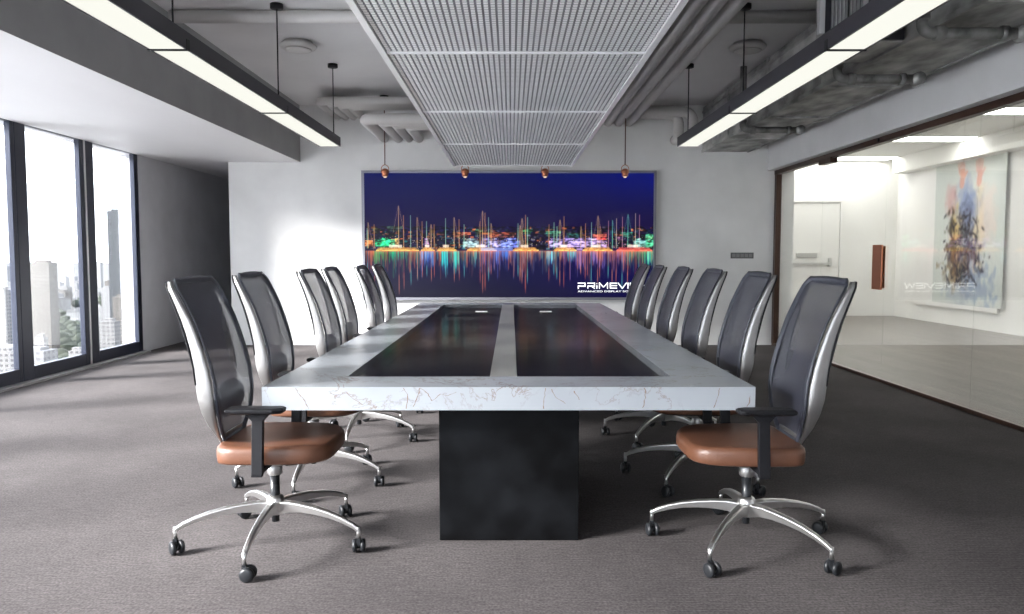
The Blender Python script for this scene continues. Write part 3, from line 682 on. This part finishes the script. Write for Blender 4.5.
BX(IX0-.03,IX1+.03,IY0-.03,IY1+.03,.690,.700).build('inset_tray', 'tray_light', tb)
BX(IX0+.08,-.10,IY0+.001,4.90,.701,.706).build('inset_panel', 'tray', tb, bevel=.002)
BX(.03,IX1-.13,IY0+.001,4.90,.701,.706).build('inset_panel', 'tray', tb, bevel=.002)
BX(-.098,.028,IY0+.002,IY1-.002,.702,.7392).build('centre_reflection', 'reflection_strip', tb, bevel=.002)  # solid bar imitating a wall gap reflected in the glass
for x0, x1 in ((IX0+.001,-.100),(.030,IX1-.001)):
    BX(x0,x1,IY0+.001,IY1-.001,.730,.739).build('glass_inset', 'table_glass', tb)
for x, lab in ((-.29,'left'),(.34,'right')):
    e = tag(empty('table_insert_module', (x, 7.62, .7394)), 'small white insert module set in the dark glass, '+lab+' of the two', 'insert', 'insert modules in the table glass')  # small black plate with a raised white lid
    BX(-.075,.075,-.08,.0,0,.004).build('module_plate', 'black', e, bevel=.001)
    BX(-.058,.058,.0,.06,0,.012).build('module_lid', 'white_bit', e, bevel=.002)
# ------------------------------------------------------------------ office chair (faces +X)
def interp(z, tab):
    tab = sorted(tab); return float(np.interp(z, [a for a, b in tab], [b for a, b in tab]))
XI = [(1.190,-.362),(1.15,-.335),(1.10,-.308),(1.01,-.266),(.93,-.238),(.864,-.218),(.777,-.198),(.70,-.190),(.60,-.188),(.52,-.196),(.46,-.20)]
XO = [(1.190,-.385),(1.15,-.366),(1.10,-.346),(1.01,-.314),(.93,-.292),(.864,-.279),(.777,-.270),(.70,-.262),(.60,-.240),(.52,-.215),(.46,-.205)]
def HW(z):
    if z > 1.14: t = (z-1.14)/.056; return .240-.050*(1-math.sqrt(max(0,1-min(t,1)**2.)))
    if z < .70: t = (.70-z)/.225; return .240-.130*min(t,1)**2
    return .240
def make_chair():
    ch = empty('office_chair')
    # seat cushion : rounded plan, soft edges
    m = MB(); m.smooth = True
    def plan(sc, z, n=48, crown=0.):
        r = []
        for k in range(n):
            a = 2*PI*k/n; c, s = math.cos(a), math.sin(a); ex = 4.4 if c > 0 else 7.
            d = (abs(c)**ex+abs(s)**ex)**(-1/ex)
            x = .055+.243*sc*c*d; y = .262*sc*s*d; z0 = z-.014
            if c > 0: y *= 1-.10*max(0,(x-.05)/.24)
            zz = z0-(.014*max(0,(x-.16)/.14)**2 if crown else 0)
            r.append((x, y, zz))
        return r
    rings = [plan(.90,.436), plan(.975,.438), plan(.995,.446), plan(1.0,.462), plan(1.0,.488,crown=1), plan(.988,.502,crown=1), plan(.955,.512,crown=1), plan(.90,.514,crown=1), plan(.6,.508,crown=1), plan(.2,.506,crown=1)]
    m.loft(rings); m.build('seat', 'leather', ch)
    m = MB(); m.loft([[(x*.9, y*.82, z) for x, y, z in plan(.90,.421)], [(x*.9, y*.82, z) for x, y, z in plan(.95,.430)]]); m.build('seat_pan', 'black', ch)
    # tilt mechanism
    m = MB(); m.loft([[(-.05,-.075,.36),(.19,-.060,.385),(.19,.060,.385),(-.05,.075,.36)], [(-.09,-.11,.418),(.235,-.11,.418),(.235,.11,.418),(-.09,.11,.418)]])
    m.box(-.20,-.06,-.035,.035,.385,.418)
    m.build('tilt_mechanism', 'alu_satin', ch, bevel=.006)
    m = MB(); m.cyl((.0,.10,.395),(.0,.215,.395),.007,n=8); m.box(-.02,.02,.205,.235,.388,.402); m.build('height_lever', 'black_gloss', ch)
    MB().lathe([(.030,.315),(.034,.32),(.034,.362),(.028,.366)]).build('lift_collar', 'alu_satin', ch)
    MB().lathe([(.012,.098),(.017,.10),(.017,.165),(.021,.17),(.021,.318)]).build('gas_lift', 'black_gloss', ch)
    MB().lathe([(.022,.148),(.036,.152),(.040,.19),(.036,.215),(.026,.222)]).build('base_hub', 'alu', ch)
    CR = .42
    for k in range(5):
        a = -PI/2+2*PI*k/5; c, s = math.cos(a), math.sin(a)
        rr = [.02,.08,.14,.21,.28,.345,.395,.425]; zz = [.196,.200,.196,.187,.173,.153,.132,.113]
        m = MB(); m.smooth = False
        rings = []
        ws = [.042,.037,.034,.031,.028,.025,.023,.021]; hs = [.064,.050,.041,.035,.030,.026,.023,.021]
        for r_, z_, w_, h_ in zip(rr, zz, ws, hs):
            pt = lambda o, dz: (r_*c-o*s, r_*s+o*c, z_+dz)
            rings.append([pt(-w_*.28, 0), pt(w_*.28, 0), pt(w_/2, -.006), pt(w_*.42, -h_), pt(-w_*.42, -h_), pt(-w_/2, -.006)])
        m.loft(rings)
        leg = m.build('base_leg', 'alu', ch, bevel=.002)
        MB().cyl((CR*c,CR*s,.117), (CR*c,CR*s,.062), .0085, n=12).build('caster_stem', 'alu', leg)
        # caster : hood + two wheels, trailing sideways
        ca = a+PI/2+.5*math.sin(k*2.1); dx, dy = math.cos(ca), math.sin(ca); nx, ny = -dy, dx
        cx, cy = CR*c+dx*.014, CR*s+dy*.014
        m = MB(); m.tube([(cx-nx*.010,cy-ny*.010,.031),(cx+nx*.010,cy+ny*.010,.031)], .016, 14); m.box(CR*c-.009,CR*c+.009,CR*s-.009,CR*s+.009,.035,.066)
        cst = m.build('caster', 'black_gloss', ch)
        for sd in (-1, 1):
            w_ = MB(); q0, q1, q2, q3 = .009, .013, .024, .029
            w_.tube([(cx+sd*nx*q,cy+sd*ny*q,.0300) for q in (q0,q1,q2,q3)], [.026,.0298,.0298,.020], 20)
            w_.build('caster_wheel', 'wheel', cst)
    # arms
    for sd in (-1, 1):
        m = MB(); y = sd*.292
        m.loft([[(-.005,y-.011,.385),(.040,y-.011,.385),(.040,y+.011,.385),(-.005,y+.011,.385)],
                [(-.003,y-.013,.40),(.044,y-.013,.40),(.044,y+.013,.40),(-.003,y+.013,.40)],
                [(.004,y-.013,.62),(.050,y-.013,.62),(.050,y+.013,.62),(.004,y+.013,.62)],
                [(-.022,y-.016,.650),(.078,y-.016,.650),(.078,y+.016,.650),(-.022,y+.016,.650)]])
        arm = m.build('arm_post', 'black', ch, bevel=.003)
        m = MB(); m.box(.0,.036,min(y,sd*.09),max(y,sd*.09),.392,.414); m.build('arm_bracket', 'black', arm, bevel=.003)
        m = MB(); r_ = []
        for zz, g in ((.650,-.014),(.657,0),(.670,.002),(.676,-.006)):
            r_.append([(x, yy, zz) for x, yy in ((-.095-g,y-.040-g),(.095+g,y-.040-g),(.135+g,y-.022-g),(.135+g,y+.030+g),(.115+g,y+.042+g),(-.095-g,y+.042+g))])
        m.smooth = False; m.loft(r_); m.build('arm_pad', 'black', arm, bevel=.003)
    # back : side rails, spine, mesh with rim
    zs = [1.190,1.165,1.13,1.09,1.03,.97,.90,.83,.76,.70,.64,.58,.53,.49,.465]
    for sd in (-1, 1):
        m = MB(); rings = []
        m.smooth = True
        for z in zs:
            hw = HW(z); xi, xo = interp(z, XI), interp(z, XO); a = xi-.004; b = xo-(.0 if z > .55 else .0)
            y0, y1 = sd*(hw-.004), sd*(hw+.014)
            wd = abs(a-b); rings.append([(a,y0,z),(a,y1-sd*.004,z),(a-.005,y1,z),(a-wd*.30,y1+sd*.002,z),(b+wd*.12,y1-sd*.003,z),(b,y1-sd*.010,z),(b,y0,z)])
        m.smooth = False; m.loft(rings)
        rl = m.build('back_side_rail', 'alu_satin', ch)
        for p_ in rl.data.polygons: p_.use_smooth = len(p_.vertices) == 4
        md_ = rl.modifiers.new('bevel', 'BEVEL'); md_.width = .002; md_.segments = 2; md_.limit_method = 'ANGLE'; md_.angle_limit = math.radians(35); md_.harden_normals = True
        m = MB(); m.smooth = True
        pts = [(interp(z, XO)-(.002 if z > .86 else -.003), sd*(HW(z)+.004), z) for z in zs[:9]]
        m.strip(pts, .018, [.007]*7+[.006,.003], (0,1,0)); m.build('rail_edge_strip', 'black', rl)
    m = MB(); m.smooth = True
    pts = [(-.205,0,.53),(-.213,0,.49),(-.205,0,.45),(-.17,0,.415),(-.10,0,.400),(.0,0,.400)]
    m.strip(pts, [.215,.22,.17,.11,.09,.08], [.02,.022,.026,.026,.024,.02], (0,1,0)); m.build('back_spine', 'alu_satin', ch, bevel=.004)
    nz, ny = 34, 18; vs = []; fs = []
    for i in range(nz+1):
        z = .485+(1.192-.485)*i/nz; hw = HW(z); xi = interp(z, XI)
        for j in range(ny+1):
            t = -1+2*j/ny; dep = -.030*(1-t*t)*math.sin(PI*min(1,max(0,(z-.47)/.74)))+.018*math.exp(-((z-.66)/.09)**2)*(1-t*t)
            vs.append((xi+dep, t*hw, z))
    for i in range(nz):
        for j in range(ny):
            a = i*(ny+1)+j; fs.append((a,a+1,a+ny+2,a+ny+1))
    m = MB(); m.smooth = True; m.add(vs, fs); bk = m.build('backrest_mesh', 'mesh', ch)
    # rim following the outline
    out = []
    for i in range(nz+1): z = .485+(1.192-.485)*i/nz; out.append(Vector((interp(z, XI)+.002, -HW(z)+.014, z)))
    for j in range(1, 9): out.append(Vector((interp(1.192, XI)+.002, -HW(1.192)+.014+(2*HW(1.192)-.028)*j/9, 1.188+.006*math.sin(PI*j/9))))
    for i in range(nz, -1, -1): z = .485+(1.192-.485)*i/nz; out.append(Vector((interp(z, XI)+.002, HW(z)-.014, z)))
    for j in range(1, 6): out.append(Vector((interp(.485, XI)+.004, HW(.485)-.014-(2*HW(.485)-.028)*j/6, .485)))
    n = len(out); rings = []
    cen = Vector((-.22, 0, .84))
    for i, p in enumerate(out):
        inw = (cen-p); inw.x = 0; inw.normalize()
        f = Vector((.008,0,0)); rings.append([p-inw*.014, p+f*.8, p+inw*.022+f*.2, p+inw*.026-f*.8, p-f])
    rings.append(rings[0]); m = MB(); m.smooth = True; m.loft(rings, caps=False); m.build('mesh_rim', 'mesh_rim', ch)
    # lumbar pad behind the mesh
    m = MB(); m.smooth = True; r_ = []
    for z in np.linspace(.58, .74, 7):
        hw = .185*math.sqrt(max(.05,1-((z-.66)/.085)**2)); ring = []
        for t in np.linspace(-1, 1, 13): ring.append((interp(z, XI)-.022-.012*(1-t*t), t*hw, z))
        for t in np.linspace(1, -1, 13): ring.append((interp(z, XI)-.034-.012*(1-t*t), t*hw, z))
        r_.append(ring)
    m.loft(r_); m.build('lumbar_pad', 'lumbar', ch)
    return ch
G = 'office chairs around the conference table'
proto = make_chair()
for c_ in kids(proto):
    if c_.name.split('.')[0] in ('lift_collar','gas_lift','base_hub','base_leg','caster'): c_.location.x -= .020
    if c_.name.split('.')[0] in ('seat','seat_pan','tilt_mechanism','height_lever','arm_post'): c_.location.x -= .022
order = ['nearest the camera','second from the camera','third from the camera','fourth from the camera','fifth from the camera','farthest from the camera']
spots = [(-1.045,3.47,0,0),(-1.12,4.45,0,0),(-1.06,5.50,0,0),(-1.13,6.48,0,0),(-1.06,7.43,0,0),(-1.06,8.33,0,0),
         (1.035,3.44,PI,1),(1.065,4.49,PI,1),(1.06,5.46,PI,1),(1.06,6.44,PI,1),(1.06,7.48,PI,1),(1.06,8.33,PI,1)]
for i, (x, y, r, sd) in enumerate(spots):
    c = proto if i == 0 else copy_tree(proto)
    c.location = (x, y, 0); c.rotation_euler = (0,0,r)
    tag(c, 'mesh-back office chair with tan seat, %s on the %s side' % (order[i % 6], ['window', 'glass partition'][sd]), 'chair', G)
# ------------------------------------------------------------------ the city outside
ZG = -90
tag(BX(-6000, 2500, -3000, 9000, ZG-2, ZG).build('exterior_ground', 'city_ground'), 'pale built-up ground of the city far below', 'ground', kind='stuff')
def bld(x0, x1, yt, d, mat, lab, roof=True, depth=None, name='exterior_tower', cat='tower', group=None):
    X0, X1 = (x0-511)/782*d, (x1-511)/782*d; zt = 1.3+(255-yt)*d/782; w = X1-X0; dp = depth or w*.8
    e = tag(empty(name, ((X0+X1)/2, d, ZG)), lab, cat, group); H = zt-ZG
    m = MB(); m.box(-w/2, w/2, 0, dp, 0, H*.985); m.build('tower_block', mat, e)
    m = MB()
    if roof == 'point':
        m.loft([[(-w/2,0,H*.985),(w/2,0,H*.985),(w/2,dp,H*.985),(-w/2,dp,H*.985)],[(-w*.2,dp*.4,H*1.10),(w*.2,dp*.4,H*1.10),(w*.2,dp*.6,H*1.10),(-w*.2,dp*.6,H*1.10)],[(-.5,dp*.5,H*1.25),(.5,dp*.5,H*1.25),(.5,dp*.55,H*1.25),(-.5,dp*.55,H*1.25)]])
    else: m.box(-w*.34, w*.30, dp*.2, dp*.8, H*.985, H*.985+max(3., w*.10)); m.box(-w/2, w/2, 0, dp, H*.985, H*.985+.8)
    m.build('rooftop', mat, e); return e
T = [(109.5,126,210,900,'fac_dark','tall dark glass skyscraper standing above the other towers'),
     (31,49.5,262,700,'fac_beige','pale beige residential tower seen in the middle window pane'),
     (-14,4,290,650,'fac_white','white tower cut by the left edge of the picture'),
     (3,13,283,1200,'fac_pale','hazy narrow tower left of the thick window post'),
     (2,8,266,2200,'fac_painted_haze','faint hazy tower far off at the left edge'),
     (50,60,283,1800,'fac_painted_haze','faint hazy block just right of the beige tower'),
     (58,66,277,2000,'fac_painted_haze','faint hazy tower left of the pointed spire'),
     (78,87,272,2300,'fac_painted_haze','faint hazy tower right of the pointed spire'),
     (95,101,262,2200,'fac_painted_haze','faint hazy tower left of the dark skyscraper'),
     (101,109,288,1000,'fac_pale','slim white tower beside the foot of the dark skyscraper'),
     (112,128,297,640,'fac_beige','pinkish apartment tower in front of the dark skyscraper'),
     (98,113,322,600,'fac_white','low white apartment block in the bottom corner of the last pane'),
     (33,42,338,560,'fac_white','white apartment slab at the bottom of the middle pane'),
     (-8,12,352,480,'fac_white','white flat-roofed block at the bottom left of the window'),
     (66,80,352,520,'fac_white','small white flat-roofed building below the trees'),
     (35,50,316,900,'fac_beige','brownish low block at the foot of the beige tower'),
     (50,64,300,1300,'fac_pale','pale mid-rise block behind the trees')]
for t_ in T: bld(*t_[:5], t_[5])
bld(66,75,276,2600,'fac_painted_haze','faint hazy tower with a pointed spire', roof='point')
occ = [((a-511)/782*d-3, (b-511)/782*d+3, d-4, d+(b-a)/782*d*.8+4) for a, b, y, d, _, _ in T]+[((66-511)/782*2600, (75-511)/782*2600, 2600, 2640)]
k = 0
while k < 70:
    k += 1; d_ = random.uniform(520, 2300); px = random.uniform(-60, 134); yb = 255+91.3*782/d_
    if 55 < px < 86 and d_ < 1000 and k % 3: continue
    w_ = random.uniform(14, 34)*782/d_; X_ = (px-511)/782*d_; W_ = w_/782*d_
    bb = (X_-2, X_+W_+2, d_-2, d_+W_*.8+2)
    if any(bb[0] < o_[1] and bb[1] > o_[0] and bb[2] < o_[3] and bb[3] > o_[2] for o_ in occ): continue
    occ.append(bb); hp = random.uniform(9, 26)*782/d_
    bld(px, px+w_, yb-hp, d_, random.choice(['fac_white','fac_white','fac_pale','fac_beige']), 'small pale low-rise building of the crowded city far below', name='exterior_building', cat='building', group='low-rise city buildings')
m = MB(); m.smooth = True
for k in range(220):
    if k < 120: d_ = random.uniform(640, 980); px = random.uniform(54, 88)
    else: d_ = random.uniform(560, 1800); px = random.uniform(-40, 130)
    X_ = (px-511)/782*d_; r_ = random.uniform(4, 9); q = random.uniform(.7, 1.2)
    if any(X_-r_ < o_[1] and X_+r_ > o_[0] and d_-r_ < o_[3] and d_+r_ > o_[2] for o_ in occ): continue
    m.lathe([(r_*.3,0),(r_*.9,r_*.3),(r_*1.0,r_*.8),(r_*.75,r_*1.3*q),(r_*.2,r_*1.6*q)], (X_, d_, ZG+1), 8)
tag(m.build('exterior_trees', 'leaves'), 'dark green tree canopy spread between the buildings below', 'trees', kind='stuff')
# ------------------------------------------------------------------ light
w = bpy.data.worlds.new('World'); SC.world = w; w.use_nodes = True; wt = w.node_tree; wt.nodes.clear()
tc = wt.nodes.new('ShaderNodeTexCoord'); sp = wt.nodes.new('ShaderNodeSeparateXYZ'); rp = wt.nodes.new('ShaderNodeValToRGB')
bg = wt.nodes.new('ShaderNodeBackground'); ou = wt.nodes.new('ShaderNodeOutputWorld')
rp.color_ramp.elements[0].position = 0.; rp.color_ramp.elements[0].color = (.80,.84,.90,1)
rp.color_ramp.elements[1].position = .35; rp.color_ramp.elements[1].color = (.86,.91,1,1)
wt.links.new(tc.outputs['Generated'], sp.inputs[0]); wt.links.new(sp.outputs[2], rp.inputs[0]); wt.links.new(rp.outputs[0], bg.inputs[0]); wt.links.new(bg.outputs[0], ou.inputs[0])
bg.inputs[1].default_value = 4.6
sd = bpy.data.lights.new('sun', 'SUN'); sd.energy = 20.0; sd.angle = math.radians(18); sd.color = (1.,.97,.95)
so_ = bpy.data.objects.new('sun', sd); COL.objects.link(so_)
so_.rotation_euler = Vector((.84,.38,-.38)).to_track_quat('-Z','Y').to_euler(); so_.location = (-20,0,10)
# ------------------------------------------------------------------ camera
cd = bpy.data.cameras.new('camera'); cam = bpy.data.objects.new('camera', cd); COL.objects.link(cam); SC.camera = cam
cd.sensor_width = 36; cd.lens = 782/1024*36; cd.clip_end = 20000; cd.clip_start = .05
cam.location = (0, 0, 1.3); cam.rotation_euler = (PI/2-math.atan(52/782), 0, -math.atan(1/782))
SC.view_settings.view_transform = 'Standard'; SC.view_settings.look = 'None'; SC.view_settings.gamma = 1; SC.view_settings.exposure = 0.88
SC.view_settings.use_curve_mapping = False
cy = SC.cycles
cy.use_denoising = True; cy.max_bounces = 10; cy.diffuse_bounces = 6; cy.glossy_bounces = 4; cy.transparent_max_bounces = 24; cy.sample_clamp_indirect = 8
